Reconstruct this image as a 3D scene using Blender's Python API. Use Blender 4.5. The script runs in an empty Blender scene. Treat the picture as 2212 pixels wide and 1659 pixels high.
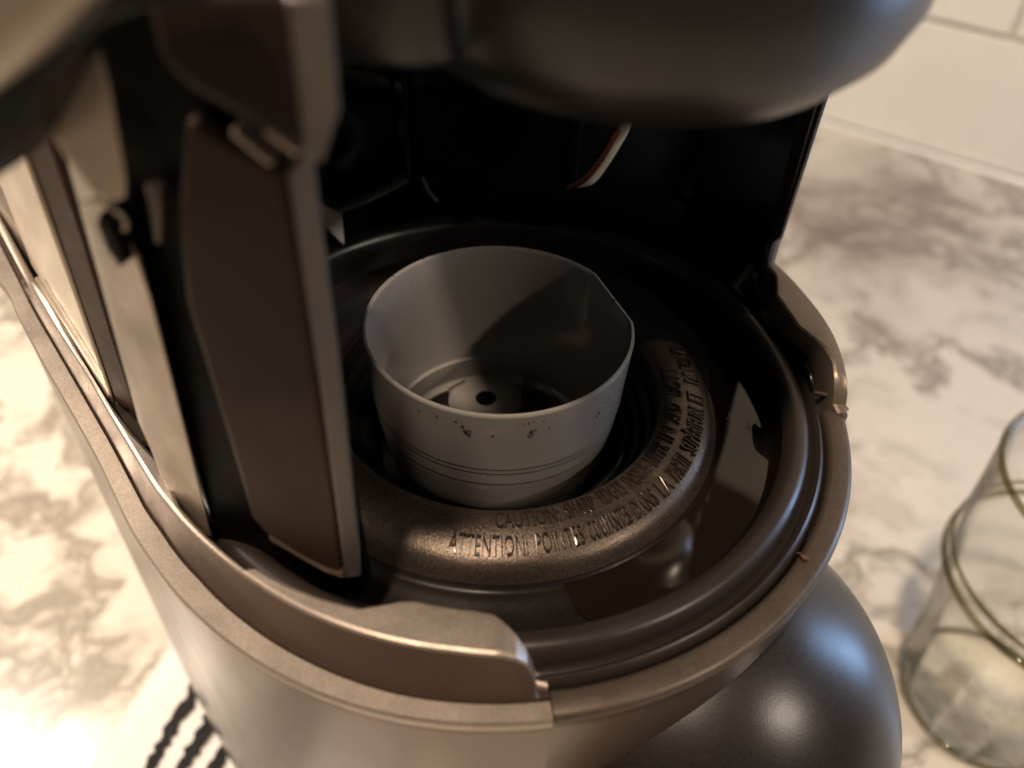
import bpy, bmesh, math, random
from mathutils import Vector, Matrix, noise
random.seed(7)
S = 0.01                      # everything below is written in centimetres
C = bpy.context.scene.collection
scene = bpy.context.scene
V = Vector
def rad(a): return math.radians(a)

# ------------------------------------------------------------------ camera
CAM = V((0.307, -12.66, 12.096))
PITCH, ROLL = 0.7481, 0.04854
fw = V((0, math.cos(PITCH), -math.sin(PITCH)))
r0 = V((1, 0, 0)); u0 = V((0, math.sin(PITCH), math.cos(PITCH)))
rt = r0*math.cos(ROLL) + u0*math.sin(ROLL)
up = -r0*math.sin(ROLL) + u0*math.cos(ROLL)
cd = bpy.data.cameras.new('camera'); cam = bpy.data.objects.new('camera', cd); C.objects.link(cam)
M = Matrix.Identity(4)
for i in range(3):
    M[i][0] = rt[i]; M[i][1] = up[i]; M[i][2] = -fw[i]; M[i][3] = CAM[i]*S
cam.matrix_world = M
cd.sensor_width = 36; cd.lens = 1808.6/2212*36
cd.clip_start = 0.004; cd.clip_end = 50
cd.dof.use_dof = True; cd.dof.focus_distance = 15.9*S; cd.dof.aperture_fstop = 10.5
scene.camera = cam

# ------------------------------------------------------------------ world, lamps, exposure
w = bpy.data.worlds.new('World'); scene.world = w; w.use_nodes = True
bg = w.node_tree.nodes['Background']; bg.inputs[0].default_value = (1.0, 0.86, 0.74, 1); bg.inputs[1].default_value = 0.028
def lamp(name, pos, target, size, power, col, size_y=None):
    l = bpy.data.lights.new(name, 'AREA'); l.energy = power; l.color = col
    l.shape = 'RECTANGLE' if size_y else 'DISK'; l.size = size*S
    if size_y: l.size_y = size_y*S
    o = bpy.data.objects.new(name, l); C.objects.link(o)
    o.location = V(pos)*S
    o.rotation_euler = (V(target)-V(pos)).to_track_quat('-Z', 'Y').to_euler()
    return o
def polar(az, el, d, z0=1.0):
    return (d*math.cos(rad(el))*math.cos(rad(az)), d*math.cos(rad(el))*math.sin(rad(az)), z0+d*math.sin(rad(el)))
lamp('kitchen_lamp', polar(-29, 34.5, 95, 2), (0, 0, 0), 4.5, 2.1, (1.0, 0.85, 0.70))
lamp('ceiling_lamp', polar(-112, 71, 110), (0, -4, 0), 8, 12.0, (1.0, 0.80, 0.62))
lamp('counter_lamp', (-42, 12, 26), (-22, 2, -18), 16, 3.1, (1.0, 0.88, 0.75))
lamp('window', (70, 16, 9), (4, -3, 1), 10, 1.6, (0.34, 0.58, 1.0), 40)
scene.view_settings.view_transform = 'Standard'
scene.view_settings.look = 'None'
scene.view_settings.exposure = 0.0
scene.view_settings.gamma = 1.0
scene.render.engine = 'CYCLES'
scene.cycles.max_bounces = 10

# ------------------------------------------------------------------ helpers
def tag(o, label=None, cat=None, group=None, kind=None):
    if label: o['label'] = label
    if cat: o['category'] = cat
    if group: o['group'] = group
    if kind: o['kind'] = kind
    return o
def empty(name, loc=(0, 0, 0)):
    o = bpy.data.objects.new(name, None); C.objects.link(o); o.location = V(loc)*S; o.empty_display_size = 0.01
    return o
def obj(name, verts, faces, mat, parent=None, smooth=35, bevel=0, seg=2, sub=0):
    me = bpy.data.meshes.new(name)
    loc = parent.location if parent else V((0, 0, 0))
    me.from_pydata([V(v)*S - loc for v in verts], [], faces)
    bm = bmesh.new(); bm.from_mesh(me)
    bmesh.ops.remove_doubles(bm, verts=bm.verts, dist=1e-6)
    bmesh.ops.recalc_face_normals(bm, faces=bm.faces)
    bm.to_mesh(me); bm.free()
    if smooth:
        for p in me.polygons: p.use_smooth = True
        me.set_sharp_from_angle(angle=rad(smooth))
    me.materials.append(mat)
    o = bpy.data.objects.new(name, me); C.objects.link(o)
    if parent: o.parent = parent
    if bevel:
        b = o.modifiers.new('bevel', 'BEVEL'); b.width = bevel*S; b.segments = seg; b.limit_method = 'ANGLE'; b.angle_limit = rad(30)
        b.harden_normals = False
    if sub:
        s = o.modifiers.new('sub', 'SUBSURF'); s.levels = sub; s.render_levels = sub
    return o
def grid(rows, closed_u=False, closed_v=False):
    """rows of equal length -> verts, faces"""
    n = len(rows[0]); v = [p for r in rows for p in r]; f = []
    for i in range(len(rows)-(0 if closed_u else 1)):
        i2 = (i+1) % len(rows)
        for j in range(n-(0 if closed_v else 1)):
            j2 = (j+1) % n
            f.append((i*n+j, i*n+j2, i2*n+j2, i2*n+j))
    return v, f
def lathe(name, prof, mat, parent, a0=0, a1=360, n=128, cx=0, cy=0, rfun=None, cap=False, **k):
    full = abs(a1-a0) >= 360
    rows = []
    for i in range(n if full else n+1):
        a = rad(a0+(a1-a0)*i/n)
        row = []
        for r, z in prof:
            rr = r if rfun is None else rfun(math.degrees(a), r, z)
            row.append((cx+rr*math.cos(a), cy+rr*math.sin(a), z))
        rows.append(row)
    v, f = grid(rows, closed_u=full)
    if cap and not full:
        m = len(prof)
        f.append(tuple(range(m))); f.append(tuple(range(len(v)-m, len(v))))
    return obj(name, v, f, mat, parent, **k)
def prism(name, poly, ext, mat, parent, **k):
    n = len(poly); ext = V(ext)
    v = [V(p) for p in poly]+[V(p)+ext for p in poly]
    f = [tuple(range(n)), tuple(range(2*n-1, n-1, -1))]+[(i, (i+1) % n, n+(i+1) % n, n+i) for i in range(n)]
    return obj(name, v, f, mat, parent, **k)
def box(name, c, s, mat, parent, rz=0, **k):
    R = Matrix.Rotation(rad(rz), 3, 'Z'); c = V(c)
    p = [c+R@V((x*s[0]/2, y*s[1]/2, z*s[2]/2)) for z in (-1, 1) for x, y in ((-1, -1), (1, -1), (1, 1), (-1, 1))]
    return obj(name, p, [(0, 3, 2, 1), (4, 5, 6, 7), (0, 1, 5, 4), (1, 2, 6, 5), (2, 3, 7, 6), (3, 0, 4, 7)], mat, parent, **k)
def catmull(pts, m=8):
    pts = [V(p) for p in pts]; out = []
    P = [pts[0]*2-pts[1]]+pts+[pts[-1]*2-pts[-2]]
    for i in range(1, len(P)-2):
        for j in range(m):
            t = j/m; a, b, c, d = P[i-1:i+3]
            out.append(0.5*((2*b)+(-a+c)*t+(2*a-5*b+4*c-d)*t*t+(-a+3*b-3*c+d)*t**3))
    out.append(pts[-1]); return out
def tube(name, pts, r, mat, parent, n=14, m=8, flat=1.0, **k):
    P = catmull(pts, m); rows = []
    for i, p in enumerate(P):
        t = (P[min(i+1, len(P)-1)]-P[max(i-1, 0)]).normalized()
        a = t.cross(V((0.1, 0.9, 0.3))).normalized(); b = t.cross(a)
        rr = r(i/(len(P)-1)) if callable(r) else r
        rows.append([p+a*math.cos(2*math.pi*j/n)*rr+b*math.sin(2*math.pi*j/n)*rr*flat for j in range(n)])
    v, f = grid(rows, closed_v=True)
    f.append(tuple(range(n))); f.append(tuple(range(len(v)-n, len(v))))
    return obj(name, v, f, mat, parent, **k)
def lerp_tab(tab, x):
    if x <= tab[0][0]: return tab[0][1]
    for (a, b), (c, d) in zip(tab, tab[1:]):
        if x <= c: return b+(d-b)*(x-a)/(c-a)
    return tab[-1][1]

# ------------------------------------------------------------------ materials
def new_mat(name):
    m = bpy.data.materials.new(name); m.use_nodes = True
    return m, m.node_tree, m.node_tree.nodes['Principled BSDF']
def node(nt, t, **kw):
    n = nt.nodes.new(t)
    for k_, v_ in kw.items():
        if k_ in n.inputs: n.inputs[k_].default_value = v_
        else: setattr(n, k_, v_)
    return n
def paint(name, col, metallic=0.5, rough=0.38, speck=0.25, bump=0.12, scale=3500, smudge=0.08, coat=0.0, spec=0.5):
    """satin metallic-flake plastic"""
    m, nt, b = new_mat(name); L = nt.links
    tc = node(nt, 'ShaderNodeTexCoord')
    n1 = node(nt, 'ShaderNodeTexNoise', Scale=scale, Detail=3.0, Roughness=0.7); L.new(tc.outputs['Object'], n1.inputs['Vector'])
    n2 = node(nt, 'ShaderNodeTexNoise', Scale=90.0, Detail=4.0, Roughness=0.6); L.new(tc.outputs['Object'], n2.inputs['Vector'])
    cr = node(nt, 'ShaderNodeValToRGB'); L.new(n1.outputs['Fac'], cr.inputs['Fac'])
    cr.color_ramp.elements[0].position = 0.35; cr.color_ramp.elements[1].position = 0.68
    d = [c*(1-speck) for c in col]; l = [min(1, c*(1+speck*1.3)) for c in col]
    cr.color_ramp.elements[0].color = (*d, 1); cr.color_ramp.elements[1].color = (*l, 1)
    L.new(cr.outputs['Color'], b.inputs['Base Color'])
    mr = node(nt, 'ShaderNodeMapRange'); L.new(n2.outputs['Fac'], mr.inputs['Value'])
    mr.inputs['From Min'].default_value = 0.3; mr.inputs['From Max'].default_value = 0.7
    mr.inputs['To Min'].default_value = rough-smudge; mr.inputs['To Max'].default_value = rough+smudge
    L.new(mr.outputs['Result'], b.inputs['Roughness'])
    b.inputs['Metallic'].default_value = metallic
    bp = node(nt, 'ShaderNodeBump', Strength=bump, Distance=0.0001); L.new(n1.outputs['Fac'], bp.inputs['Height'])
    L.new(bp.outputs['Normal'], b.inputs['Normal'])
    b.inputs['Coat Weight'].default_value = coat; b.inputs['Coat Roughness'].default_value = 0.28
    b.inputs['Specular IOR Level'].default_value = spec
    return m
bronze = paint('bronze_paint', (0.36, 0.295, 0.24), 0.7, 0.42, 0.22, 0.25)
bronze_fine = paint('bronze_satin', (0.095, 0.072, 0.058), 0.5, 0.40, 0.08, 0.05, coat=0.15)
shell_mat = paint('shell_gloss_bronze', (0.165, 0.118, 0.086), 0.6, 0.32, 0.06, 0.02, smudge=0.03, coat=0.3)
ringm = paint('ring_paint', (0.105, 0.080, 0.061), 0.75, 0.31, 0.35, 0.6, 2300)
troughm = paint('trough_paint', (0.010, 0.0075, 0.006), 0.0, 0.30, 0.25, 0.10, 3000, spec=0.10)
armm = paint('arm_paint', (0.034, 0.017, 0.011), 0.0, 0.45, 0.08, 0.06, spec=0.12)
tanm = paint('link_paint', (0.27, 0.215, 0.165), 0.6, 0.36, 0.12, 0.08, smudge=0.12)
columnm = paint('column_lit_gloss', (0.50, 0.42, 0.32), 0.5, 0.16, 0.02, 0.0, smudge=0.03)  # pale copy for the column's lit side; its shaded front takes arm_paint
knuckm = paint('knuckle_paint', (0.016, 0.009, 0.007), 0.0, 0.45, 0.06, 0.04, spec=0.1)
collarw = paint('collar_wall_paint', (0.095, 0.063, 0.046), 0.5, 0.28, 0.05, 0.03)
linkdark = paint('lip_brown', (0.08, 0.055, 0.038), 0.3, 0.38, 0.06, 0.04)
letterm = paint('letter_dark', (0.045, 0.033, 0.026), 0.5, 0.16, 0.1, 0.0)
lipm = paint('lip_satin', (0.034, 0.026, 0.021), 0.3, 0.33, 0.08, 0.05, smudge=0.04, spec=0.45)
reflectm = paint('reflection_cylinder_steel', (0.75, 0.70, 0.60), 1.0, 0.34, 0.02, 0.0, smudge=0.03)
hingem = paint('hinge_paint', (0.21, 0.165, 0.125), 0.5, 0.38, 0.15, 0.1)
bandm = paint('band_paint', (0.105, 0.080, 0.060), 0.55, 0.40, 0.18, 0.15, 2600)
nosem = paint('nose_paint', (0.018, 0.014, 0.012), 0.12, 0.30, 0.5, 0.22, 3000, smudge=0.02, spec=0.7)
edgem = paint('edge_paint', (0.10, 0.082, 0.070), 0.3, 0.42, 0.06, 0.04)
domem = paint('dome_paint', (0.012, 0.0095, 0.008), 0.05, 0.33, 0.4, 0.3, 2800, smudge=0.02, spec=0.5)
black = paint('black_plastic', (0.008, 0.007, 0.007), 0.0, 0.30, 0.1, 0.02)
blackgloss = paint('black_gloss', (0.006, 0.006, 0.006), 0.0, 0.12, 0.1, 0.0)
cupm = paint('cup_grey_plastic', (0.235, 0.215, 0.195), 0.0, 0.16, 0.03, 0.02, smudge=0.05)
steel = paint('steel', (0.62, 0.58, 0.54), 1.0, 0.16, 0.02, 0.0, smudge=0.02)
streak_red = paint('reddish_streak_tint', (0.42, 0.16, 0.10), 1.0, 0.25, 0.05, 0.0)
whitep = paint('streak_patch_white', (0.75, 0.71, 0.65), 0.0, 0.35, 0.02, 0.02)  # white put in for the bright streak bar and the liner gap patch
grounds = paint('coffee', (0.022, 0.010, 0.006), 0.0, 0.55, 0.3, 0.3)
crumbm = paint('crumb', (0.075, 0.028, 0.014), 0.0, 0.6, 0.3, 0.3)
cavd = paint('matte_black', (0.003, 0.0025, 0.002), 0.0, 0.5, 0.1, 0.0, spec=0.08)  # plain near-black for the arm core, slot, needle hole and handle underside

def water_mat():
    m, nt, b = new_mat('coffee_water'); L = nt.links
    b.inputs['Base Color'].default_value = (0.010, 0.006, 0.004, 1)
    b.inputs['Roughness'].default_value = 0.03
    b.inputs['IOR'].default_value = 1.6
    tc = node(nt, 'ShaderNodeTexCoord')
    n1 = node(nt, 'ShaderNodeTexNoise', Scale=55.0, Detail=1.0); L.new(tc.outputs['Object'], n1.inputs['Vector'])
    bp = node(nt, 'ShaderNodeBump', Strength=0.15, Distance=0.0006); L.new(n1.outputs['Fac'], bp.inputs['Height'])
    L.new(bp.outputs['Normal'], b.inputs['Normal'])
    return m
waterm = water_mat()
def thin_clear(name, tint, edge, rough=0.0, ior=1.45):
    """clear, thin-walled: transparent, darker tint at grazing angles, Fresnel gloss"""
    m = bpy.data.materials.new(name); m.use_nodes = True; nt = m.node_tree; L = nt.links
    nt.nodes.remove(nt.nodes['Principled BSDF']); out = nt.nodes['Material Output']
    tr = node(nt, 'ShaderNodeBsdfTransparent'); gl_ = node(nt, 'ShaderNodeBsdfGlossy', Roughness=rough)
    lw = node(nt, 'ShaderNodeLayerWeight', Blend=0.5)
    cr = node(nt, 'ShaderNodeValToRGB'); L.new(lw.outputs['Facing'], cr.inputs['Fac'])
    cr.color_ramp.elements[0].color = (*tint, 1); cr.color_ramp.elements[1].color = (*edge, 1)
    cr.color_ramp.elements[0].position = 0.66; cr.color_ramp.elements[1].position = 0.98
    L.new(cr.outputs['Color'], tr.inputs['Color'])
    pw = node(nt, 'ShaderNodeMath', operation='POWER'); L.new(lw.outputs['Facing'], pw.inputs[0]); pw.inputs[1].default_value = 5.0
    fr = node(nt, 'ShaderNodeMath', operation='MULTIPLY_ADD'); L.new(pw.outputs[0], fr.inputs[0]); fr.inputs[1].default_value = 0.7; fr.inputs[2].default_value = 0.035
    mx = node(nt, 'ShaderNodeMixShader'); L.new(fr.outputs[0], mx.inputs['Fac']); L.new(tr.outputs[0], mx.inputs[1]); L.new(gl_.outputs[0], mx.inputs[2])
    L.new(mx.outputs[0], out.inputs['Surface'])
    return m
dropm = thin_clear('clear_drop', (0.92, 0.9, 0.86), (0.5, 0.42, 0.34), 0.02, 1.33)
glassm = thin_clear('green_tinted_glass', (0.995, 0.995, 0.98), (0.16, 0.14, 0.07))
rimm = thin_clear('thick_glass', (0.62, 0.59, 0.47), (0.22, 0.20, 0.12))
def marble():
    m, nt, b = new_mat('marble'); L = nt.links
    tc = node(nt, 'ShaderNodeTexCoord')
    warp = node(nt, 'ShaderNodeTexNoise', Scale=7.0, Detail=4.0, Roughness=0.6); L.new(tc.outputs['Object'], warp.inputs['Vector'])
    mix = node(nt, 'ShaderNodeVectorMath', operation='MULTIPLY_ADD')
    L.new(warp.outputs['Color'], mix.inputs[0]); mix.inputs[1].default_value = (0.16, 0.16, 0.16); L.new(tc.outputs['Object'], mix.inputs[2])
    v1 = node(nt, 'ShaderNodeTexNoise', Scale=7.0, Detail=6.0, Roughness=0.62); L.new(mix.outputs[0], v1.inputs['Vector'])
    c1 = node(nt, 'ShaderNodeValToRGB'); L.new(v1.outputs['Fac'], c1.inputs['Fac'])
    e = c1.color_ramp.elements; e[0].position = 0.455; e[0].color = (0, 0, 0, 1); e[1].position = 0.545; e[1].color = (0, 0, 0, 1)
    k = e.new(0.50); k.color = (1, 1, 1, 1)
    v2 = node(nt, 'ShaderNodeTexNoise', Scale=22.0, Detail=6.0, Roughness=0.62); L.new(mix.outputs[0], v2.inputs['Vector'])
    c2 = node(nt, 'ShaderNodeValToRGB'); L.new(v2.outputs['Fac'], c2.inputs['Fac'])
    c2.color_ramp.elements[0].position = 0.50; c2.color_ramp.elements[1].position = 0.80
    m1 = node(nt, 'ShaderNodeMix', data_type='RGBA'); L.new(c1.outputs['Color'], m1.inputs['Factor'])
    m1.inputs['A'].default_value = (0.74, 0.68, 0.585, 1); m1.inputs['B'].default_value = (0.32, 0.275, 0.225, 1)
    m2 = node(nt, 'ShaderNodeMix', data_type='RGBA'); L.new(c2.outputs['Color'], m2.inputs['Factor'])
    L.new(m1.outputs['Result'], m2.inputs['A']); m2.inputs['B'].default_value = (0.36, 0.31, 0.25, 1)
    # one large soft grey-brown cloud in the stone
    sv = node(nt, 'ShaderNodeVectorMath', operation='DISTANCE'); L.new(mix.outputs[0], sv.inputs[0]); sv.inputs[1].default_value = (0.335, 0.46, -0.10)
    mr = node(nt, 'ShaderNodeMapRange'); L.new(sv.outputs['Value'], mr.inputs['Value'])
    mr.inputs['From Min'].default_value = 0.03; mr.inputs['From Max'].default_value = 0.16; mr.inputs['To Min'].default_value = 1.35; mr.inputs['To Max'].default_value = 0.0
    v3 = node(nt, 'ShaderNodeTexNoise', Scale=22.0, Detail=5.0, Roughness=0.6); L.new(mix.outputs[0], v3.inputs['Vector'])
    mm = node(nt, 'ShaderNodeMath', operation='MULTIPLY'); L.new(mr.outputs['Result'], mm.inputs[0]); L.new(v3.outputs['Fac'], mm.inputs[1])
    m3 = node(nt, 'ShaderNodeMix', data_type='RGBA'); L.new(mm.outputs[0], m3.inputs['Factor']); L.new(m2.outputs['Result'], m3.inputs['A']); m3.inputs['B'].default_value = (0.16, 0.125, 0.10, 1)
    L.new(m3.outputs['Result'], b.inputs['Base Color'])
    b.inputs['Roughness'].default_value = 0.22
    return m
marblem = marble()
tilem = paint('tile_glaze', (0.86, 0.83, 0.77), 0.0, 0.18, 0.02, 0.0, 40, 0.04)
groutm = paint('grout', (0.70, 0.65, 0.56), 0.0, 0.8, 0.1, 0.1)
def towel_mat():
    m, nt, b = new_mat('towel_cloth'); L = nt.links
    tc = node(nt, 'ShaderNodeTexCoord')
    n1 = node(nt, 'ShaderNodeTexNoise', Scale=900.0, Detail=2.0); L.new(tc.outputs['Object'], n1.inputs['Vector'])
    b.inputs['Base Color'].default_value = (0.80, 0.77, 0.72, 1); b.inputs['Roughness'].default_value = 0.95
    bp = node(nt, 'ShaderNodeBump', Strength=0.7, Distance=0.0006); L.new(n1.outputs['Fac'], bp.inputs['Height'])
    L.new(bp.outputs['Normal'], b.inputs['Normal']); return m
towelm = towel_mat()
threadm = paint('black_thread', (0.012, 0.010, 0.009), 0.0, 0.9, 0.3, 0.3)

# ------------------------------------------------------------------ setting
ZC = -18.0
o = obj('countertop', [(-140, -110, ZC), (160, -110, ZC), (160, 160, ZC), (-140, 160, ZC),
                       (-140, -110, ZC-3), (160, -110, ZC-3), (160, 160, ZC-3), (-140, 160, ZC-3)],
        [(0, 1, 2, 3), (7, 6, 5, 4), (0, 4, 5, 1), (1, 5, 6, 2), (2, 6, 7, 3), (3, 7, 4, 0)], marblem, smooth=0)
tag(o, kind='structure')
WA = V((23.46, 53.55, 0)); WD = V((14.12, -9.46, 0)).normalized(); WN = V((-0.556, -0.831, 0))
wall = box('tile_wall', WA+WD*10-WN*2.6+V((0, 0, 22)), (210, 4.0, 80), groutm, None, rz=math.degrees(math.atan2(WD.y, WD.x)), smooth=0)
tag(wall, kind='structure')
TL, TH, J = 30.0, 9.15, 0.28
s2 = (V((33.4, 46.9, 0))-WA).dot(WD)
tile_me = None
for row in range(5):
    for k in range(-3, 3):
        s = s2+k*TL+(TL/2 if row % 2 == 0 else 0)
        c = WA+WD*(s+TL/2)-WN*0.35+V((0, 0, ZC+0.35+row*TH+TH/2))
        t = box('tile', (0, 0, 0), (TL-J, 0.7, TH-J), tilem, None, bevel=0.12, smooth=40) if tile_me is None else bpy.data.objects.new('tile', tile_me)
        if tile_me is None: tile_me = t.data
        else:
            C.objects.link(t); b = t.modifiers.new('bevel', 'BEVEL'); b.width = 0.12*S; b.segments = 2
        t.parent = wall
        t.location = (c)*S; t.rotation_euler[2] = math.atan2(WD.y, WD.x)+random.uniform(-.0015, .0015)
bead = tube('caulk_bead', [WA+WD*s_+V((0, 0, ZC+0.15))+WN*0.12 for s_ in (-90, -30, 30, 100)], 0.3, tilem, None, smooth=60)
tag(bead, kind='structure')

# ------------------------------------------------------------------ coffee maker
cm = empty('coffee_maker', (0, 0, ZC))
tag(cm, 'bronze and black pod coffee maker with its lid raised, standing on the marble counter', 'coffee maker')

# ring platform: text ring, trough and sealing lip, one turned piece
ring_prof = [(3.30, -1.7), (3.30, 0.18), (3.33, 0.34), (3.38, 0.43), (3.46, 0.475), (3.58, 0.47), (3.78, 0.435), (4.0, 0.37), (4.2, 0.29), (4.34, 0.21), (4.44, 0.11), (4.50, 0.0), (4.56, -0.10)]
lathe('warning_ring', ring_prof, ringm, cm, n=200, smooth=60)
trough = [(4.56, -0.10), (4.62, -0.17), (4.72, -0.2), (4.85, -0.2), (4.93, -0.25), (5.45, -0.26), (5.60, -0.22), (5.68, -0.08), (5.72, 0.15), (5.76, 0.38)]
lathe('drip_trough', trough, troughm, cm, n=200, smooth=60)
lip = [(5.76, 0.38), (5.80, 0.50), (5.87, 0.58), (5.96, 0.62), (6.08, 0.62), (6.18, 0.57), (6.25, 0.46), (6.28, 0.30), (6.31, 0.18), (6.36, 0.16), (6.40, 0.22), (6.44, 0.31), (6.50, 0.35), (6.56, 0.31), (6.60, 0.20), (6.62, 0.05), (6.64, -0.3)]
lathe('sealing_lip', lip, lipm, cm, n=200, smooth=60)

# front cover with its flat rim band
band = [(6.66, -0.3), (6.66, 0.20), (6.69, 0.27), (6.76, 0.30), (7.02, 0.285), (7.10, 0.25), (7.13, 0.18), (7.13, 0.12)]
lathe('front_rim_band', band, bandm, cm, a0=-80.6, a1=-2.5, n=90, smooth=50)
cover = [(7.10, 0.12), (7.07, 0.06), (7.06, -0.2), (6.98, -1.5), (6.85, -4), (6.8, -9), (6.8, ZC+0.3)]
lathe('front_cover', cover, shell_mat, cm, a0=-80.6, a1=12, n=90, smooth=50)

# left shell: azimuth tables traced along the side (azimuth counted down from the seam)
LO = [(-10.6+i, 0) for i in range(0)]
lo = {80.8: 7.16, 99: 7.2, 112: 7.2, 122: 7.19, 130: 7.2, 140: 7.24, 150: 7.38, 162: 7.8, 173: 8.5, 182: 9.6, 187: 10.6, 203: 13.9}
li = {80.8: 6.83, 99: 6.86, 112: 6.82, 123: 6.79, 133: 6.79, 144: 6.88, 154: 7.1, 165: 7.57, 175: 8.37, 185: 9.5, 188: 10.0, 203: 13.4}
to_ = {80.8: 6.66, 84: 6.55, 93: 6.5, 122: 6.5, 130: 6.54, 136: 6.6, 142: 6.67, 151: 6.83, 160: 7.15, 167: 7.55, 175: 8.15, 185: 9.2, 203: 12.9}
ti = {80.8: 6.45, 83.5: 6.25, 86: 6.0, 88: 5.84, 91: 5.79, 100: 5.76, 102: 5.82, 107: 6.12, 113: 6.2, 121: 6.28, 123.5: 6.29, 125: 6.42, 131: 6.43, 141: 6.52, 147: 6.46, 152: 6.48, 156: 6.6, 161: 6.93, 166: 7.3, 168.5: 7.42, 169.5: 7.55, 175: 7.98, 185: 9.02, 203: 12.65}
zt = {80.8: 0.31, 82.2: 0.33, 82.8: 0.62, 83.6: 0.86, 85: 1.01, 87: 1.09, 90: 1.1, 169: 1.1, 170: 1.16, 203: 1.16}
T = lambda d: sorted(d.items())
lo, li, to_, ti, zt = map(T, (lo, li, to_, ti, zt))
azs = [80.8, 81.5, 82.2, 82.5, 82.8, 83.2, 83.6, 84.2, 85, 86, 87, 88, 89.5, 91, 93, 95, 97.5, 100, 101, 102, 103.5, 105, 107, 109]+[111+2*i for i in range(6)]+[122.4, 123.5, 124.2, 125, 126.5]+[129+2*i for i in range(20)]+[168.5, 169.5, 171, 174, 177, 180, 184, 188, 192, 197, 203]
def P_(tab, a, z):
    r = lerp_tab(tab, a); t = rad(-a); return V((r*math.cos(t), r*math.sin(t), z))
azs = [a for a in azs if a <= 149]
stations = [(P_(lo, a, 0.3), P_(li, a, 0.3), P_(to_, a, lerp_tab(zt, a)), P_(ti, a, lerp_tab(zt, a))) for a in azs]
far = [stations[-2], stations[-1]]+[tuple(V((x, y, z)) for (x, y), z in zip(q, (0.3, 0.3, t_, t_))) for q, t_ in (
    (((-7.36, -2.44), (-7.05, -2.26), (-6.83, -2.30), (-6.62, -2.33)), 1.1),
    (((-8.42, -1.17), (-8.15, -0.93), (-7.90, -1.00), (-7.68, -1.14)), 1.1),
    (((-9.48, 0.08), (-9.20, 0.33), (-9.00, 0.27), (-8.75, 0.20)), 1.1),
    (((-10.6, 1.45), (-10.3, 1.65), (-10.10, 1.60), (-9.88, 1.60)), 1.1),
    (((-11.6, 2.66), (-11.2, 2.8), (-11.0, 2.7), (-10.75, 2.7)), 0.36),
    (((-14.6, 5.4), (-13.7, 6.0), (-13.5, 5.9), (-13.2, 5.8)), 0.33),
    (((-19.0, 9.5), (-15.9, 8.9), (-15.7, 8.8), (-15.4, 8.7)), 0.33))]
tracks = [catmull([q[i] for q in far], 5) for i in range(4)]
stations += [tuple(tr[k_] for tr in tracks) for k_ in range(6, len(tracks[0]))]
rows = []
for po, pi_, pt, pn in stations:
    out = (po-pi_).normalized(); e = 0.05
    rows.append([po+V((0, 0, -0.22)), po+V((0, 0, -0.06)), po-out*0.03+V((0, 0, 0.0)), pi_+out*0.03, pi_+V((0, 0, 0.03))-out*0.02,
                 pi_.lerp(pt, 0.5)-out*0.04, pt+V((0, 0, -0.07)), pt-out*0.025+V((0, 0, -0.02)), pt-out*0.07, pn+out*0.06,
                 pn+out*0.01+V((0, 0, -0.03)), pn+V((0, 0, -0.1)), V((pn.x, pn.y, -0.35))])
v, f = grid([r[:4]+[r[3]+V((0, 0, -0.15))] for r in rows]); obj('side_ledge', v, f, bronze, cm, smooth=20)
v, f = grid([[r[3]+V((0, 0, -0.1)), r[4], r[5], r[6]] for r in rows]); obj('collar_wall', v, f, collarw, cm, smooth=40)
v, f = grid([r[6:] for r in rows]); f.append(tuple(range(7))); obj('collar_top', v, f, bronze, cm, smooth=20)
# the shell wall under the ledge
shell_rows = []
outline = [V((q[0].x, q[0].y, 0)) if q[0].x > -11.2 else V((q[1].x-0.1, q[1].y-0.1, 0)) for q in stations]+[V((-18.5, 13, 0)), V((-19.5, 18, 0)), V((-17.0, 22.0, 0)), V((-11.0, 24.5, 0)), V((-4.0, 22.0, 0)), V((3.0, 12.0, 0)), V((5.6, 5.2, 0)), V((6.3, 3.2, 0))]
for k_, p in enumerate(outline):
    c = V((-4.5, 6, 0)) if k_ > len(stations)-12 else V((0, 0, 0)); d = (V((p.x, p.y, 0))-c).normalized()
    q = lambda off, z: V((p.x, p.y, 0))-d*off+V((0, 0, z))
    shell_rows.append([q(0.30, 0.09), q(0.09, 0.09), q(0.05, 0.03), q(0.04, -0.1), q(0.04, -3), q(0.06, -9), q(0.1, ZC+0.4), q(0.5, ZC)])
v, f = grid(shell_rows)
obj('side_shell', v, f, shell_mat, cm, smooth=40)
# deck inside the collar, behind the arm
deck = [V((q[3].x, q[3].y, 1.04)) for q in stations if q[3].x < -7.0 and q[3].x > -10.6][::2]
deck = [p+V((0.07, 0.06, 0)) for p in deck]+[V((-10.9, 3.2, 1.04)), V((-16, 9, 1.04)), V((-16, 20, 1.04)), V((-7, 22.5, 1.04)), V((-3.0, 15, 1.04)), V((-4.6, 5.6, 1.04)), V((-6.0, 0.5, 1.04)), V((-6.6, -1.7, 1.04))]
prism('rear_deck', deck, (0, 0, -1.2), tanm, cm, smooth=30)
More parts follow.
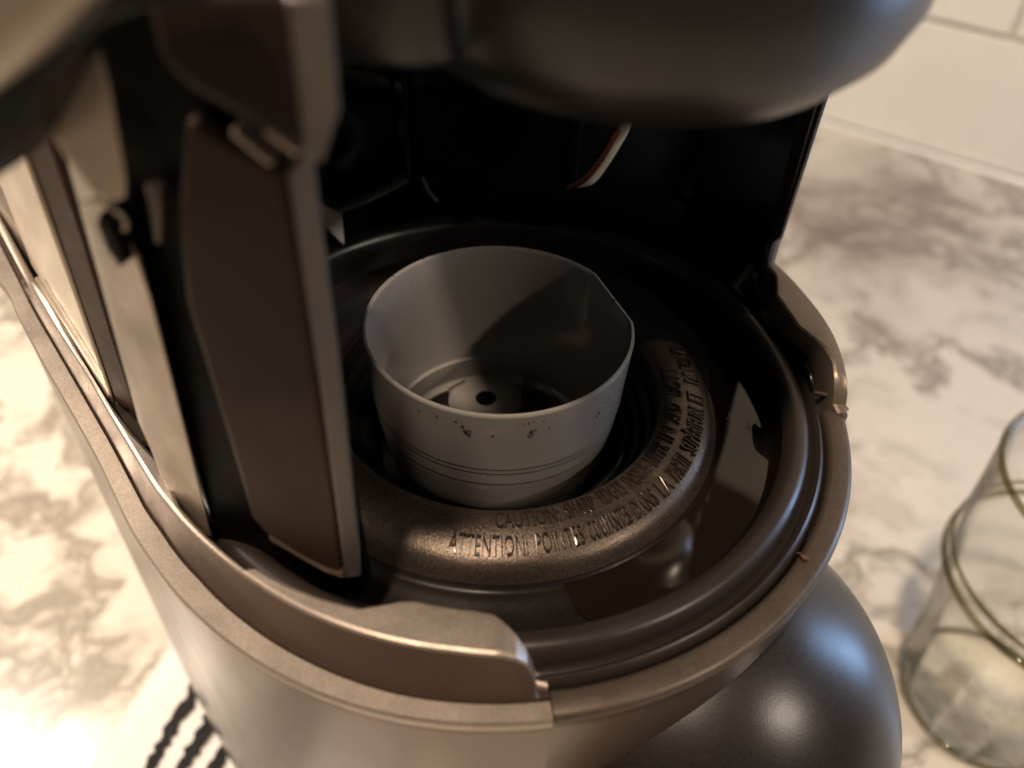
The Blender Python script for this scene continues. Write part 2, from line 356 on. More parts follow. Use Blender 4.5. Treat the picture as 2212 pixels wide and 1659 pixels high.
# rear column standing on the deck: its lit side wall painted pale, its shaded front painted dark
col = [(-7.02, -1.70, 1.02), (-6.60, -1.95, 1.02), (-5.6, 0.6, 1.02), (-9.0, 4.4, 1.02), (-10.43, 2.34, 1.02)]
prism('rear_column', col, (0.42, -0.3, 6.6), columnm, cm, bevel=0.06, seg=3, smooth=40)
prism('column_foot', [(-7.15, -1.72, 1.03), (-6.9, -1.6, 1.03), (-9.9, 1.95, 1.03), (-10.1, 1.78, 1.03)], (0, 0, 0.12), tanm, cm, bevel=0.04, smooth=40)
prism('rear_tower', [(-9.5, 5.5, 1.0), (-15.5, 9.5, 1.0), (-16.5, 19, 1.0), (-8, 22, 1.0), (-2.5, 14, 1.0)], (0, 0, 13), armm, cm, bevel=0.8, seg=4, smooth=40)

# right collar
ro = [(-3.0, 7.18), (0, 7.15), (3, 7.1), (7, 7.12), (10, 7.16), (14, 7.2), (21, 7.25), (27, 7.33), (34, 7.42), (40, 7.5)]
rin = [(-3.0, 6.95), (-1.2, 6.86), (1, 6.84), (4, 6.84), (7, 6.76), (10, 6.6), (13, 6.47), (18, 6.5), (22.5, 6.56), (24.5, 6.72), (27.5, 6.98), (29, 7.05), (33, 7.12), (40, 7.15)]
rz_ = [(-3.0, 0.33), (-1.5, 0.40), (-0.6, 0.62), (1.0, 0.85), (3.5, 1.02), (7, 1.09), (12, 1.1), (40, 1.1)]
rows = []
ra = [-3, -2.2, -1.5, -1, -0.6, 0, 1, 2, 3.5, 5, 7, 8.5, 10, 11.5, 13, 15.5, 18, 20, 22.5, 23.5, 24.5, 26, 27.5, 29, 31, 33, 36, 40]
for a in ra:
    r1, r2, z = lerp_tab(ro, a), lerp_tab(rin, a), lerp_tab(rz_, a); t = rad(a); u = V((math.cos(t), math.sin(t), 0))
    drop = 0.26*max(0, 1-abs(a-5.5)/5.5)
    q = lambda r, z: u*r+V((0, 0, z))
    rows.append([q(r1, -0.25), q(r1, z-0.08), q(r1-0.02, z-0.02), q(r1-0.07, z), q(r2+0.07, z), q(r2+0.015, z-0.03), q(r2, z-0.08), q(r2-0.03, z-0.5), q(r2-0.05, -0.35)])
v, f = grid(rows); f.append(tuple(range(9)))
obj('hinge_collar', v, f, hingem, cm, smooth=24)
shade_prof = [(3.31, 0.25), (3.36, 0.45), (3.46, 0.50), (3.58, 0.495), (3.78, 0.46), (4.0, 0.395), (4.2, 0.315), (4.34, 0.235), (4.50, 0.03), (4.62, -0.14), (4.85, -0.17), (5.45, -0.23), (5.60, -0.19), (5.69, 0.2), (5.74, 0.45), (5.80, 0.55), (5.96, 0.65), (6.10, 0.65), (6.22, 0.57), (6.40, 0.37), (6.60, 0.35)]
lathe('rear_shade_ring', shade_prof, black, cm, a0=24, a1=200, n=110, smooth=60)  # black sleeve added over the rear ring, trough and lip as their shade
# little welt where the front band meets the hinge collar, and the dark pocket behind the lip
tube('band_welt', [(6.62, 0.24, 0.30), (6.85, 0.10, 0.36), (7.05, -0.12, 0.36), (7.17, -0.27, 0.30)], lambda t: 0.055, bronze_fine, cm, smooth=60)
tube('latch_lug', [(6.10, 1.75, 0.50), (6.30, 1.40, 0.56), (6.45, 1.0, 0.56), (6.55, 0.6, 0.48), (6.60, 0.25, 0.30)], lambda t: 0.10*math.sin(math.pi*(0.15+0.7*t)), blackgloss, cm, smooth=60)

# front nose dome below the band
def ellipsoid(c, s, nu=64, nv=40, z0=-1, z1=1):
    rows = []
    for i in range(nv+1):
        ph = math.asin(z0)+(math.asin(z1)-math.asin(z0))*i/nv
        rows.append([V((c[0]+s[0]*math.cos(ph)*math.cos(2*math.pi*j/nu), c[1]+s[1]*math.cos(ph)*math.sin(2*math.pi*j/nu), c[2]+s[2]*math.sin(ph))) for j in range(nu)])
    return grid(rows, closed_v=True)
v, f = ellipsoid((4.15, -3.86, -5.44), (4.59, 4.59, 4.59), 96, 64)
obj('front_nose', v, f, nosem, cm, smooth=80)

# black liner round the brewing space, with flat facets and a step
liner = []
plan = [(6.25, 3.75), (6.12, 4.15), (4.4, 5.3), (1.62, 5.9), (-2.6, 6.35), (-4.3, 5.0), (-5.6, 3.0), (-6.1, 0.2), (-5.9, -1.9)]
lower = [(0.985*x if i else x, 0.96*y if i else y) for i, (x, y) in enumerate(plan)]
def liner_rows(skip=None):
    zs = [(-0.3, 0.97), (1.72, 0.97), (1.82, 1.0), (9.5, 1.03), (12.0, 1.05)]
    return [[(x*k, y*k, z) for (x, y) in plan] for z, k in zs]
R_ = liner_rows(); v, f = grid(R_)
ncol = len(plan)
o = obj('cavity_liner', v, f, blackgloss, cm, smooth=15)
m_ = o.modifiers.new('thick', 'SOLIDIFY'); m_.thickness = 0.12*S; m_.offset = 0
# bronze outer skin of the right side of the liner
prism('hood_side', [(6.18, 3.80, 0.9), (6.36, 3.95, 0.9), (6.30, 4.25, 0.9), (3.5, 8.5, 0.9), (3.0, 8.3, 0.9), (6.05, 4.2, 0.9)], (0.0, 0.0, 11), bronze_fine, cm, bevel=0.04, smooth=30)
# ribs on the liner
for x, y in ((1.60, 5.72), (-2.5, 6.05)):
    box('liner_rib', (x, y, 4.5), (0.09, 0.12, 6), black, cm, rz=8, bevel=0.03)
lathe('cavity_floor', [(6.62, -0.32), (7.3, -0.32), (7.6, 0.2)], black, cm, a0=38, a1=200, n=50)

# bars added in the shape of bright reflection streaks in the brewing space
tube('streak_bar', [(2.46, 3.98, 4.9), (2.41, 3.95, 4.25), (2.25, 3.97, 3.79), (2.03, 4.01, 3.27), (1.80, 4.04, 2.88), (1.42, 4.11, 2.62)], lambda t: 0.13 if t < 0.8 else 0.13-0.09*(t-0.8)/0.2, whitep, cm, smooth=60)
tube('reddish_streak', [(2.28, 3.93, 4.15), (2.12, 3.95, 3.72), (1.90, 3.97, 3.27), (1.68, 4.0, 2.93), (1.36, 4.06, 2.66)], 0.10, streak_red, cm, smooth=60)
tube('small_streak', [(-2.05, 5.19, 2.1), (-1.93, 5.17, 1.76), (-1.72, 5.14, 1.48)], 0.06, steel, cm, smooth=60)
tab = [(-4.30, 3.78, 2.12), (-3.84, 4.26, 1.55), (-3.87, 4.24, 0.69), (-3.95, 4.15, 0.84), (-4.05, 4.05, 1.07), (-4.14, 3.95, 1.35)]  # outline of the added gap patch
prism('gap_patch', tab, (-0.15, 0.15, 0), whitep, cm, bevel=0.03, smooth=40)  # added white piece standing for the bright patch in a liner gap

# ---- left arm assembly
nA = V((-0.26, -0.97, 0))
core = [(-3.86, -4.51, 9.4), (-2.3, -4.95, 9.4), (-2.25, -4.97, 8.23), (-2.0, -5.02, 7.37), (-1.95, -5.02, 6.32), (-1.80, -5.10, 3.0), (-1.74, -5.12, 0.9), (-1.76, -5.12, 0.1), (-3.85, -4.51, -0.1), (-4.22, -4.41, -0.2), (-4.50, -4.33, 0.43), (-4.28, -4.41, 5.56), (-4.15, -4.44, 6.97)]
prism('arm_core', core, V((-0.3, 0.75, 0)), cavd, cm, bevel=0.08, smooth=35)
face = [(-2.98, -5.06, 8.37), (-2.02, -5.31, 7.95), (-2.03, -5.31, 6.70), (-2.06, -5.30, 4.96), (-2.14, -5.28, 1.02), (-2.45, -5.20, 1.06), (-2.82, -5.10, 1.22), (-3.38, -4.95, 1.56), (-3.54, -4.91, 1.90), (-3.56, -4.91, 4.06), (-3.60, -4.90, 5.97), (-3.42, -4.95, 7.08)]
prism('arm_panel', face, -nA*0.33, armm, cm, bevel=0.10, seg=3, smooth=40)
prism('panel_lip', [(-2.13, -5.32, 0.98), (-2.45, -5.24, 1.02), (-2.82, -5.14, 1.18), (-3.30, -5.02, 1.48), (-3.30, -4.95, 1.62), (-2.84, -5.06, 1.36), (-2.45, -5.16, 1.22), (-2.13, -5.26, 1.20)], (0, 0.2, 0), linkdark, cm, bevel=0.04, seg=3, smooth=50)
prism('bevel_highlight', [(-2.52, -5.24, 8.28), (-2.15, -5.36, 8.02), (-2.09, -5.38, 8.08), (-2.46, -5.26, 8.36)], (0.02, 0.25, 0.02), tanm, cm, bevel=0.03, seg=3, smooth=50)  # this strip and the next are put in as the panel's bevel highlights
prism('bevel_highlight', [(-2.10, -5.50, 8.44), (-1.80, -5.58, 8.26), (-1.76, -5.60, 8.34), (-2.06, -5.52, 8.52)], (0.02, 0.25, 0.02), tanm, cm, bevel=0.03, seg=3, smooth=50)
strip_f = [(-1.99, -5.34, 7.95), (-2.02, -5.33, 4.9), (-2.11, -5.31, 1.6), (-2.13, -5.31, 0.98)]
strip_b = [(-1.74, -5.20, 8.22), (-1.76, -5.20, 4.9), (-1.84, -5.20, 1.6), (-1.88, -5.20, 0.92)]
v = [V(p) for p in strip_f]+[V(p) for p in strip_b]+[V(p)+V((-0.22, 0.5, 0)) for p in strip_b]+[V(p)+V((-0.1, 0.6, 0)) for p in strip_f]
f = []
for b_ in range(4):
    b2 = (b_+1) % 4
    for j in range(3): f.append((b_*4+j, b_*4+j+1, b2*4+j+1, b2*4+j))
f += [(0, 4, 8, 12), (3, 15, 11, 7)]
obj('arm_edge', v, f, edgem, cm, bevel=0.05, seg=3, smooth=40)
upper = [(-2.95, -5.30, 9.6), (-1.60, -5.68, 9.75), (-1.62, -5.70, 9.29), (-1.65, -5.70, 8.34), (-2.69, -5.43, 8.78), (-2.93, -5.35, 9.0)]
prism('arm_knuckle', upper, V((-0.2, 0.48, 0)), knuckm, cm, bevel=0.10, seg=3, smooth=40)
prism('knuckle_edge', [(-1.62, -5.72, 9.75), (-1.30, -5.60, 9.75), (-1.32, -5.60, 8.76), (-1.54, -5.60, 8.20), (-1.66, -5.72, 8.30)], (-0.3, 0.5, 0), edgem, cm, bevel=0.07, seg=3, smooth=40)
# pale side strut
n2 = V((-0.6, -0.8, 0))
low = [(-4.70, -4.28, 7.4), (-4.15, -4.69, 7.12), (-4.05, -4.76, 6.44), (-4.04, -4.77, 5.85), (-4.47, -4.45, 0.62), (-4.77, -4.23, 0.45), (-5.34, -3.80, 0.57), (-5.32, -3.82, 1.70), (-5.39, -3.76, 2.26), (-4.99, -4.06, 5.25), (-4.86, -4.16, 6.25)]
prism('side_strut', low, V((-0.32, 0.42, 0)), tanm, cm, bevel=0.12, seg=3, smooth=40)
n4 = V((-0.35, -0.94, 0))
tup = [(-4.55, -4.94, 8.9), (-4.15, -5.07, 9.4), (-3.52, -5.27, 9.6), (-3.53, -5.27, 8.67), (-3.66, -5.23, 7.73), (-3.73, -5.20, 7.52), (-3.84, -5.16, 7.43), (-3.98, -5.11, 7.41), (-4.12, -5.05, 7.44), (-4.20, -5.03, 7.50), (-4.37, -4.96, 7.81), (-4.46, -4.93, 8.14)]
prism('handle_link', tup, V((-0.22, 0.33, 0)), tanm, cm, bevel=0.11, seg=3, smooth=40)
slot = [(-4.30, -4.83, 7.08), (-4.22, -4.86, 6.98), (-4.17, -4.87, 6.67), (-4.20, -4.86, 6.44), (-4.30, -4.82, 6.33), (-4.38, -4.79, 6.58), (-4.40, -4.79, 6.90)]
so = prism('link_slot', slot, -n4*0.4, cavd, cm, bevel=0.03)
for c_ in ((-4.33, -4.88, 6.62), (-4.25, -4.92, 6.50)):
    pts = [V(c_)+V((0.028*math.cos(t)*0.94, -0.01*math.cos(t), 0.055*math.sin(t))) for t in [i*2*math.pi/12 for i in range(13)]]
    tube('spring_coil', pts, 0.009, steel, cm, n=8, m=3, smooth=60)
tube('link_hook', [(-4.36, -4.95, 7.28), (-4.20, -5.0, 7.36), (-4.0, -5.05, 7.28), (-3.90, -5.06, 7.14), (-3.95, -5.04, 7.02)], 0.028, tanm, cm, smooth=60)
tube('link_boss', [(-3.62, -4.75, 7.42), (-3.66, -4.80, 7.10), (-3.72, -4.85, 6.75)], lambda t: 0.10*(1-0.6*t), bronze_fine, cm, smooth=60)
brown = [(-6.60, -2.08, 7.6), (-5.92, -2.60, 7.6), (-6.04, -2.50, 5.10), (-6.24, -2.35, 3.22), (-6.40, -2.23, 1.20), (-7.00, -1.78, 1.0), (-6.77, -1.95, 4.18), (-6.65, -2.04, 5.48)]
prism('column_shaded_front', brown, (0.5, 0.75, 0), armm, cm, bevel=0.05, seg=2, smooth=40)  # front face of the rear column, its shade put into the dark paint
prism('column_edge_highlight', [(-6.72, -2.04, 7.6), (-6.62, -2.10, 7.6), (-6.79, -1.97, 4.18), (-7.02, -1.80, 1.0), (-7.12, -1.72, 1.0), (-6.89, -1.91, 4.18)], (0.3, 0.5, 0), tanm, cm, bevel=0.03, smooth=40)  # pale strip put in as the bright edge line of the column

# ---- raised lid: dome, side flange, underside with unseen cylinder added for the puddle reflection, handle
prof = [(-1.0, 0.0), (-0.995, 0.45), (-0.97, 0.62), (-0.9, 0.76), (-0.75, 0.88), (-0.5, 0.955), (-0.2, 0.995), (0.2, 1.0), (0.8, 0.985), (1.6, 0.94), (2.4, 0.84), (3.0, 0.68), (3.4, 0.45), (3.55, 0.0)]
rows = []
for zz, k in prof:
    rows.append([V((1.72+4.2*k*math.cos(2*math.pi*j/96), 1.4+5.95*k*math.sin(2*math.pi*j/96), 9.02+1.5*zz)) for j in range(96)])
v, f = grid(rows, closed_v=True)
obj('lid_dome', v, f, domem, cm, smooth=80)
flr = []
fl = [(-0.45, -3.75), (-0.62, -4.05), (-1.1, -4.1), (-1.6, -4.0), (-2.3, -3.8), (-3.4, -3.6), (-4.3, -3.1)]
for z, k in ((8.42, 0.86), (8.46, 0.95), (8.58, 1.0), (9.3, 1.03), (11.0, 1.04)):
    flr.append([V((x*(k*0.15+0.85)+0.0, (y+1.5)*k-1.5, z+(0.12 if x < -3 else 0)-0.0*x)) for x, y in fl])
back = [[V((x*0.8, y+1.6, z)) for x, y in fl] for z in (8.42,)]
v, f = grid(back+flr); o = obj('lid_flange', v, f, domem, cm, smooth=60, sub=2)
lathe('unseen_reflection_cylinder', [(0, 6.35), (0.7, 6.35), (0.95, 6.42), (1.15, 6.7), (1.2, 7.2), (1.2, 8.3)], reflectm, cm, cx=4.5, cy=2.0, n=48, smooth=60)  # unseen under the lid; placed and polished for the puddle's pale reflection
for z_ in (0,):
    box('lid_ceiling', (-1.2, 4.2, 8.6), (8.6, 6.5, 0.6), black, cm, rz=0, bevel=0.3)
# handle at the upper left, with its black underside
hd = [(-6.6, -5.75, 9.9), (-2.2, -7.1, 12.2), (-1.6, -7.3, 11.8), (-2.42, -6.98, 10.25), (-3.07, -6.73, 9.72), (-3.80, -6.42, 9.21), (-5.24, -5.89, 8.29), (-6.8, -5.3, 7.3)]
prism('lid_handle', hd, V((0.2, 0.55, 0.05)), tanm, cm, bevel=0.2, seg=4, smooth=50)
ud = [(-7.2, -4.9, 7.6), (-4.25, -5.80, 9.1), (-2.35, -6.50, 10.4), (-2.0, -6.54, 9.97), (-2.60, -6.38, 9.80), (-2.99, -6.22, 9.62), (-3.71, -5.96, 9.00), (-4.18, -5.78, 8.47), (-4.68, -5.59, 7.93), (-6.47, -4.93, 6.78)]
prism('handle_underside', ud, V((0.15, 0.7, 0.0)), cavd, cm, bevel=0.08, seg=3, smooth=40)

# ---- embossed warning text: two curved lines on the ring
def ring_z(r): return lerp_tab([(a, b) for a, b in ring_prof[1:]], r)
def lettering(name, text, r_base, r_top, words, label):
    """words: list of (text, azimuth start, azimuth end)"""
    vv, ff = [], []
    dg = None
    for word, a0, a1 in words:
        cu = bpy.data.curves.new('t', 'FONT'); cu.body = word; cu.size = 1; cu.extrude = 0; cu.resolution_u = 3; cu.space_character = 1.05
        to = bpy.data.objects.new('t', cu); C.objects.link(to)
        dg = bpy.context.evaluated_depsgraph_get(); me = bpy.data.meshes.new_from_object(to.evaluated_get(dg))
        bpy.data.objects.remove(to); bpy.data.curves.remove(cu)
        bm = bmesh.new(); bm.from_mesh(me); bpy.data.meshes.remove(me)
        bmesh.ops.remove_doubles(bm, verts=bm.verts, dist=1e-5)
        x0 = min(q.co.x for q in bm.verts); x1 = max(q.co.x for q in bm.verts)
        ret = bmesh.ops.extrude_face_region(bm, geom=list(bm.faces))
        topv = {q for q in ret['geom'] if isinstance(q, bmesh.types.BMVert)}
        bm.verts.index_update(); base = len(vv)
        for q in bm.verts:
            a = rad(a0+(a1-a0)*(q.co.x-x0)/(x1-x0)); y = q.co.y/0.73
            r = r_base+(r_top-r_base)*y
            z = ring_z(r)+(0.045 if q in topv else -0.03)
            vv.append((r*math.cos(a), r*math.sin(a), z))
        ff += [tuple(base+q.index for q in fc.verts) for fc in bm.faces]
        bm.free()
    return obj(name, vv, ff, letterm, cm, smooth=0)
lettering('warning_lettering', '', 3.78, 3.43, [('CAUTION:', -88, -70), ('SHARP', -68, -59), ('EDGES', -57, -48.5), ('INSIDE-UPPER', -47, -26.5), ('IN', -24.5, -19), ('AND', -16, -8), ('BOTT', -3.5, 9)], '')
lettering('warning_lettering', '', 4.25, 3.90, [('ATTENTION:', -99, -80), ('POINTES', -78, -66), ('COUPANTES', -64.5, -52.5), ('DANS', -51, -43), ('LA', -41, -36.5), ('PARTIE', -34.5, -26), ('SUPÉRIEURE', -24, -6), ('ET', -4, 0), ('DE FOND', 4, 20)], '')

# ------------------------------------------------------------------ pod holder cup
cup = empty('pod_cup', (0, 0, -1.6))
tag(cup, 'grey plastic pod cup flecked with coffee grounds, set open in the coffee maker ring', 'cup')
def flat(az, r, z):
    d = (az-23+180) % 360-180
    k = max(0, min(1, (z-0.6)/1.3))
    if abs(d) < 19: 
        rf = r*math.cos(rad(19))/math.cos(rad(d)); return r+(rf-r)*k
    return r
outer = [(2.52, 1.97), (2.555, 2.0), (2.60, 1.985), (2.615, 1.95), (2.60, 1.6), (2.565, 1.0), (2.55, 0.56), (2.537, 0.545), (2.53, 0.42), (2.517, 0.405), (2.50, 0.10), (2.487, 0.085), (2.475, -0.10), (2.41, -0.5), (2.39, -0.74), (2.36, -0.82), (2.2, -0.88), (2.2, -1.58)]
lathe('cup_wall', outer, cupm, cup, n=192, rfun=flat, smooth=18)
inner = [(2.52, 1.97), (2.50, 1.92), (2.44, 1.3), (2.38, 0.5), (2.31, -0.5), (2.25, -1.2), (2.20, -1.40), (2.10, -1.50), (1.9, -1.53), (0, -1.53)]
lathe('cup_interior', inner, cupm, cup, n=192, rfun=flat, smooth=50)
lathe('needle_boss', [(0.88, -1.53), (0.86, -1.40), (0.80, -1.35), (0.30, -1.33), (0.24, -1.35), (0.22, -1.5)], cupm, cup, cx=-0.28, cy=1.30, n=64, smooth=40)
lathe('needle_hole', [(0.24, -1.338), (0.12, -1.345), (0, -1.345)], cavd, cup, cx=-0.28, cy=1.30, n=24)
prism('floor_rib', [(0.5, 1.6, -1.53), (0.56, 1.64, -1.53), (0.50, 2.0, -1.53), (0.44, 2.0, -1.53)], (0, 0, 0.4), cupm, cup, bevel=0.03)
prism('floor_rib', [(-0.85, 1.85, -1.53), (-0.80, 1.80, -1.53), (-1.15, 1.50, -1.53), (-1.2, 1.55, -1.53)], (0, 0, 0.3), cupm, cup, bevel=0.03)
# gasket rings in the recess round the cup
lathe('recess_gasket', [(2.6, -0.9), (2.72, -0.62), (2.80, -0.60), (2.88, -0.66), (2.96, -0.45), (3.04, -0.42), (3.1, -0.5), (3.18, -0.2), (3.24, -0.17), (3.31, -0.3)], blackgloss, cm, n=128, smooth=60)
lathe('recess_floor', [(0, -1.66), (3.32, -1.66)], black, cm, n=64)

# coffee specks on the cup
vv, ff = [], []
def speck(p, nrm, r):
    n_ = V(nrm).normalized(); a = n_.orthogonal().normalized(); b = n_.cross(a); base = len(vv); k = 8
    for j in range(k):
        t = 2*math.pi*j/k; rr = r*random.uniform(0.5, 1.35)
        vv.append(V(p)+a*math.cos(t)*rr+b*math.sin(t)*rr)
    vv.append(V(p)+n_*r*0.7)
    for j in range(k): ff.append((base+j, base+(j+1) % k, base+k))
spk = [(-100, 1.58, .055), (-101.5, 1.66, .035), (-99, 1.50, .045), (-100.8, 1.53, .03), (-98.5, 1.57, .02), (-89.5, 1.52, .022), (-90, 1.48, .02), (-74.5, 1.55, .045), (-76, 1.50, .03), (-73, 1.60, .03), (-75, 1.44, .022), (-67.5, 1.58, .02), (-80.5, 1.80, .018), (-78, 1.80, .02), (-76, 1.81, .022), (-74, 1.82, .018), (-104, 1.75, .025), (-70, 1.78, .015), (-102, 1.80, .012), (-42, 1.35, .03), (-43, 1.28, .028), (-38, 1.48, .018), (-40, 1.55, .015), (-37, 1.62, .015), (-41, 1.66, .016), (-36, 1.5, .02), (-60, 0.2, .03), (-120, 1.7, .02), (-112, 1.74, .025)]
for az, z, r in spk:
    t = rad(az); R = lerp_tab([(-0.1, 2.4), (0.56, 2.545), (1.0, 2.565), (1.6, 2.60), (2, 2.615)], z)+0.002
    speck((R*math.cos(t), R*math.sin(t), z), (math.cos(t), math.sin(t), 0), r)
for az in (118, 125, 131, 95, 88, 20, 8, 205, -135, 150, 70):
    t = rad(az); R = flat(az, 2.56, 2); speck((R*math.cos(t), R*math.sin(t), 2.0), (0, 0, 1), random.uniform(.012, .03))
for az, z in ((115, 1.2), (160, 0.7), (140, 1.7), (60, 1.1), (185, 0.6)):
    t = rad(az); R = 2.38+z*0.05; speck((R*math.cos(t), R*math.sin(t), z), (-math.cos(t), -math.sin(t), 0), .012)
o = obj('coffee_grounds', vv, ff, grounds, None, smooth=0)
tag(o, 'dark specks of coffee grounds stuck to the side and rim of the grey cup', 'coffee grounds', kind='stuff')

# crumb on the front band
v, f = ellipsoid((0, 0, 0), (0.085, 0.05, 0.04), 16, 10)
v = [V(p)*(1+0.35*noise.noise(V(p)*18)) for p in v]
R3 = Matrix.Rotation(rad(-35), 3, 'Z'); v = [R3@p+V((5.45, -4.02, 0.36)) for p in v]
v2, f2 = ellipsoid((5.37, -3.93, 0.36), (0.05, 0.015, 0.015), 8, 6)
f += [tuple(i+len(v) for i in q) for q in f2]; v += v2
o = obj('coffee_crumb', v, f, crumbm, None); tag(o, 'reddish brown crumb of coffee lying on the front rim band of the coffee maker', 'crumb')
v, f = ellipsoid((0, 0, 0), (0.025, 0.02, 0.015), 8, 6); v = [p+V((3.35, -6.05, 0.31)) for p in v]
o = obj('coffee_crumb', v, f, crumbm, None); tag(o, 'tiny dark speck lying low on the front rim band, left of the reddish crumb', 'crumb')

# ------------------------------------------------------------------ water in the trough
def puddle(name, pts, z, mat, h=0.05):
    P = [V((x, y, 0)) for x, y in pts]
    # closed catmull
    Q = []
    n = len(P)
    for i in range(n):
        a, b, c, d = P[i-1], P[i], P[(i+1) % n], P[(i+2) % n]
        for j in range(4):
            t = j/4; Q.append(0.5*((2*b)+(-a+c)*t+(2*a-5*b+4*c-d)*t*t+(-a+3*b-3*c+d)*t**3))
    bm = bmesh.new()
    vs = [bm.verts.new((q.x, q.y, z)) for q in Q]
    fc = bm.faces.new(vs)
    bmesh.ops.recalc_face_normals(bm, faces=[fc])
    if fc.normal.z < 0: fc.normal_flip()
    r = bmesh.ops.inset_region(bm, faces=[fc], thickness=0.035, use_even_offset=False)
    for q in fc.verts: q.co.z += h*0.75
    r = bmesh.ops.inset_region(bm, faces=[fc], thickness=0.04, use_even_offset=False)
    for q in fc.verts: q.co.z += h*0.25
    bmesh.ops.triangulate(bm, faces=[fc])
    bm.verts.index_update()
    v = [q.co.copy() for q in bm.verts]; f = [tuple(q.index for q in fc.verts) for fc in bm.faces]; bm.free()
    return obj(name, v, f, mat, None, smooth=60)
pud = [(1.40, -4.52), (1.36, -4.34), (1.48, -4.27), (2.03, -4.05), (2.73, -3.68), (3.30, -3.20), (3.83, -2.55), (4.26, -1.75), (4.50, -1.0), (4.60, -0.11), (4.62, 0.60), (4.76, 1.35), (5.05, 1.25), (5.35, 1.42), (5.50, 1.13), (5.55, 0.67), (5.62, 0.25), (5.64, -0.10), (5.50, -0.40), (5.36, -0.30), (5.27, -0.62), (5.27, -1.05), (5.46, -1.32), (5.42, -1.66), (5.26, -2.05), (5.10, -2.42), (4.74, -3.02), (4.24, -3.65), (3.55, -4.30), (2.75, -4.84), (1.98, -5.10), (1.62, -4.98)]
o = puddle('water_puddle', pud, -0.235, waterm, 0.07)
tag(o, 'brown coffee water pooled in the trough between the lettered ring and the front lip', 'water')
for (x, y, r, z, lab) in ((2.75, -2.45, 0.34, 0.455, 'clear water smear over the lettering at the middle of the inner warning line'), (5.30, -0.35, 0.10, -0.12, 'small bright water drop at the right edge of the pool in the trough')):
    vv2, ff2 = [], []
    nn = 28
    for ring_i, (k, hh) in enumerate(((1.0, -0.02), (0.93, 0.018), (0.7, 0.032), (0.3, 0.04))):
        for j in range(nn):
            t = 2*math.pi*j/nn
            rr = r*k*(1+0.25*math.sin(3*t+1)+0.12*math.sin(7*t))
            X, Y = x+rr*math.cos(t), y+rr*math.sin(t)*1.0
            zz = z
            if z > 0: zz = ring_z(min(max(math.hypot(X, Y), 3.31), 4.5))
            vv2.append((X, Y, zz+hh))
    for a_ in range(3):
        for j in range(nn): ff2.append((a_*nn+j, a_*nn+(j+1) % nn, (a_+1)*nn+(j+1) % nn, (a_+1)*nn+j))
    ff2.append(tuple(3*nn+j for j in range(nn)))
    o = obj('water_drop', vv2, ff2, dropm, None, smooth=70); tag(o, lab, 'water drop')

film = []  # opaque dark disc added to deepen the shade on the cup floor
for i in range(64):
    t = 2*math.pi*i/64; rr = 2.02*(1+0.02*math.sin(3*t))
    film.append((rr*math.cos(t), rr*math.sin(t), -1.47))
fv = film+[(x*0.97, y*0.97, -1.445) for x, y, z in film]
o = obj('floor_shade_film', fv, [(i, (i+1) % 64, 64+(i+1) % 64, 64+i) for i in range(64)]+[tuple(range(64, 128))], waterm, None, smooth=60)
tag(o, 'dark glossy film added to darken the shaded floor of the grey cup', 'water')
# fine droplets clinging to the lettered ring and the recess
vv, ff = [], []
def bead_(x, y, z, r):
    base = len(vv); k = 10
    for h, q in ((0, 1), (0.35, 0.93), (0.65, 0.68), (0.8, 0.3)):
        for j in range(k): vv.append((x+r*q*math.cos(2*math.pi*j/k), y+r*q*math.sin(2*math.pi*j/k), z+h*r))
    for a_ in range(3):
        for j in range(k): ff.append((base+a_*k+j, base+a_*k+(j+1) % k, base+(a_+1)*k+(j+1) % k, base+(a_+1)*k+j))
    ff.append(tuple(base+3*k+j for j in range(k)))
for _ in range(60):
    az = rad(random.uniform(-75, 30)); R_ = random.uniform(3.5, 4.4)
    bead_(R_*math.cos(az), R_*math.sin(az), ring_z(R_), random.uniform(0.008, 0.028))
for _ in range(18):
    az = rad(random.uniform(20, 150)); R_ = random.uniform(3.5, 5.4)
    bead_(R_*math.cos(az), R_*math.sin(az), (ring_z(R_) if R_ < 4.5 else -0.2)+0.03, random.uniform(0.01, 0.03))
for az, z, h in ((176, -0.2, 0.30), (172, 0.0, 0.10), (150, -0.95, 0.16), (146, -0.85, 0.12), (143, -0.7, 0.08), (60, 1.35, 0.03), (95, -1.0, 0.14)):  # elongated drips added for the glints on the cup wall
    t = rad(az); base = len(vv); R_ = 2.36+0.045*z
    for q in range(9):
        f_ = q/8; w_ = 0.022*math.sin(math.pi*min(0.95, max(0.05, f_)))+0.004
        for j in range(6):
            u_ = 2*math.pi*j/6
            x_ = R_-w_*math.cos(u_)*0.8; y_ = w_*math.sin(u_)
            vv.append((x_*math.cos(t)-y_*math.sin(t), x_*math.sin(t)+y_*math.cos(t), z-h+2*h*f_))
    for q in range(8):
        for j in range(6): ff.append((base+q*6+j, base+q*6+(j+1) % 6, base+(q+1)*6+(j+1) % 6, base+(q+1)*6+j))
o = obj('water_beads', vv, ff, dropm, None, smooth=70)
tag(o, 'fine water beads on the lettered ring and wet platform, with drips added for glints on the cup wall', 'water', kind='stuff')

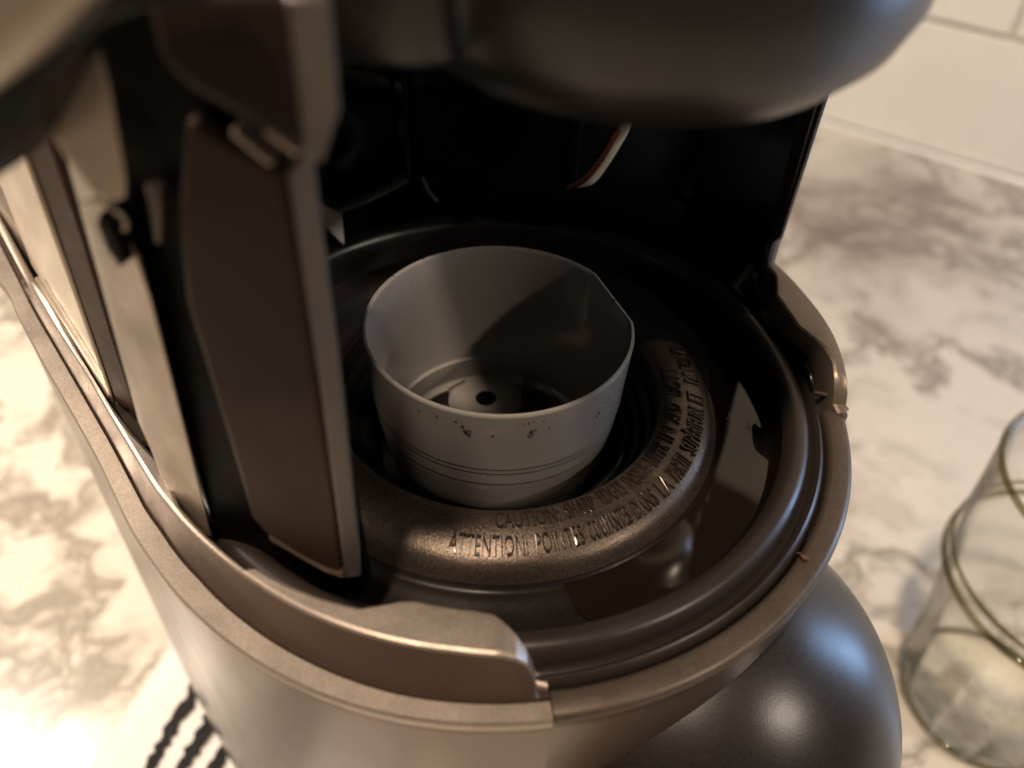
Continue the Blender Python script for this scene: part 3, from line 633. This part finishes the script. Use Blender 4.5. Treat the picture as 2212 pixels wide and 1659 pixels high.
# ------------------------------------------------------------------ drinking glass
gl = empty('drinking_glass', (18.8, 3.3, ZC))
tag(gl, 'clear glass tumbler with a ringed waist standing right of the coffee maker', 'glass')
gp = [(0, ZC+0.02), (2.7, ZC+0.02), (3.0, ZC+0.15), (3.12, ZC+0.5), (3.35, -14), (3.75, -11.1), (3.95, -10.75), (4.05, -10.5), (3.98, -10.25), (3.92, -10.1), (4.02, -9.9), (3.94, -9.65), (3.98, -8), (4.06, -6.15), (4.03, -6.02), (3.96, -6.0), (3.90, -6.1), (3.86, -8), (3.82, -9.7), (3.78, -10.6), (3.60, -11.3), (3.22, -14), (2.98, -17.3), (2.75, -17.6), (1.2, -17.65), (0, -17.65)]
def flute(az, r, z):
    k = max(0.0, min(1.0, (-11.4-z)/1.0))*max(0.0, min(1.0, (z+17.9)/0.5))
    return r*(1-0.06*k*abs(math.sin(rad(az)*6)))
lathe('glass_body', gp, glassm, gl, n=144, cx=18.8, cy=3.3, rfun=flute, smooth=50)
def torus(name, R_, r_, z, mat, par):
    prof = [(R_+r_*math.cos(2*math.pi*i/10), z+r_*1.2*math.sin(2*math.pi*i/10)) for i in range(11)]
    lathe(name, prof, mat, par, n=128, cx=18.8, cy=3.3, smooth=80)
torus('glass_rim', 4.02, 0.10, -6.0, rimm, gl)
torus('glass_band', 4.00, 0.11, -10.5, rimm, gl)
torus('glass_band', 3.96, 0.07, -9.9, rimm, gl)
torus('glass_foot', 2.85, 0.12, -17.8, rimm, gl)

# ------------------------------------------------------------------ striped towel on the counter
tw = empty('dish_towel', (-11.5, -2, ZC))
tag(tw, 'white dish towel with black woven stripes lying on the counter beside the coffee maker', 'towel')
e1 = V((1.23, 4.68, 0)).normalized(); e2 = V((e1.y, -e1.x, 0))   # along the stripes / across
O_ = V((-12.3, 4.1, 0))
rows = []
for i in range(29):
    rows.append([O_-e1*(i*1.0)+e2*(j*0.8)+V((0, 0, ZC+0.25+0.05*math.sin(i*0.8+j*0.5)*(1 if j else 0))) for j in range(16)])
v, f = grid(rows); o = obj('towel_cloth', v, f, towelm, tw, smooth=60)
m_ = o.modifiers.new('thick', 'SOLIDIFY'); m_.thickness = 0.2*S
for k_ in range(4):
    off = 1.95+k_*1.1
    pts = []; L_, R2 = [], []
    for i in range(140):
        c = O_-e1*(0.3+i*0.2)+e2*off+V((0, 0, ZC+0.33+0.05*math.sin((0.3+i*0.2)*0.8+off/0.8*0.5)))
        L_.append(c-e2*(0.24+random.uniform(-0.12, 0.12))); R2.append(c+e2*(0.24+random.uniform(-0.12, 0.12)))
    v, f = grid([L_, R2])
    o = obj('towel_stripe', v, f, threadm, tw, smooth=0); m_ = o.modifiers.new('thick', 'SOLIDIFY'); m_.thickness = 0.06*S
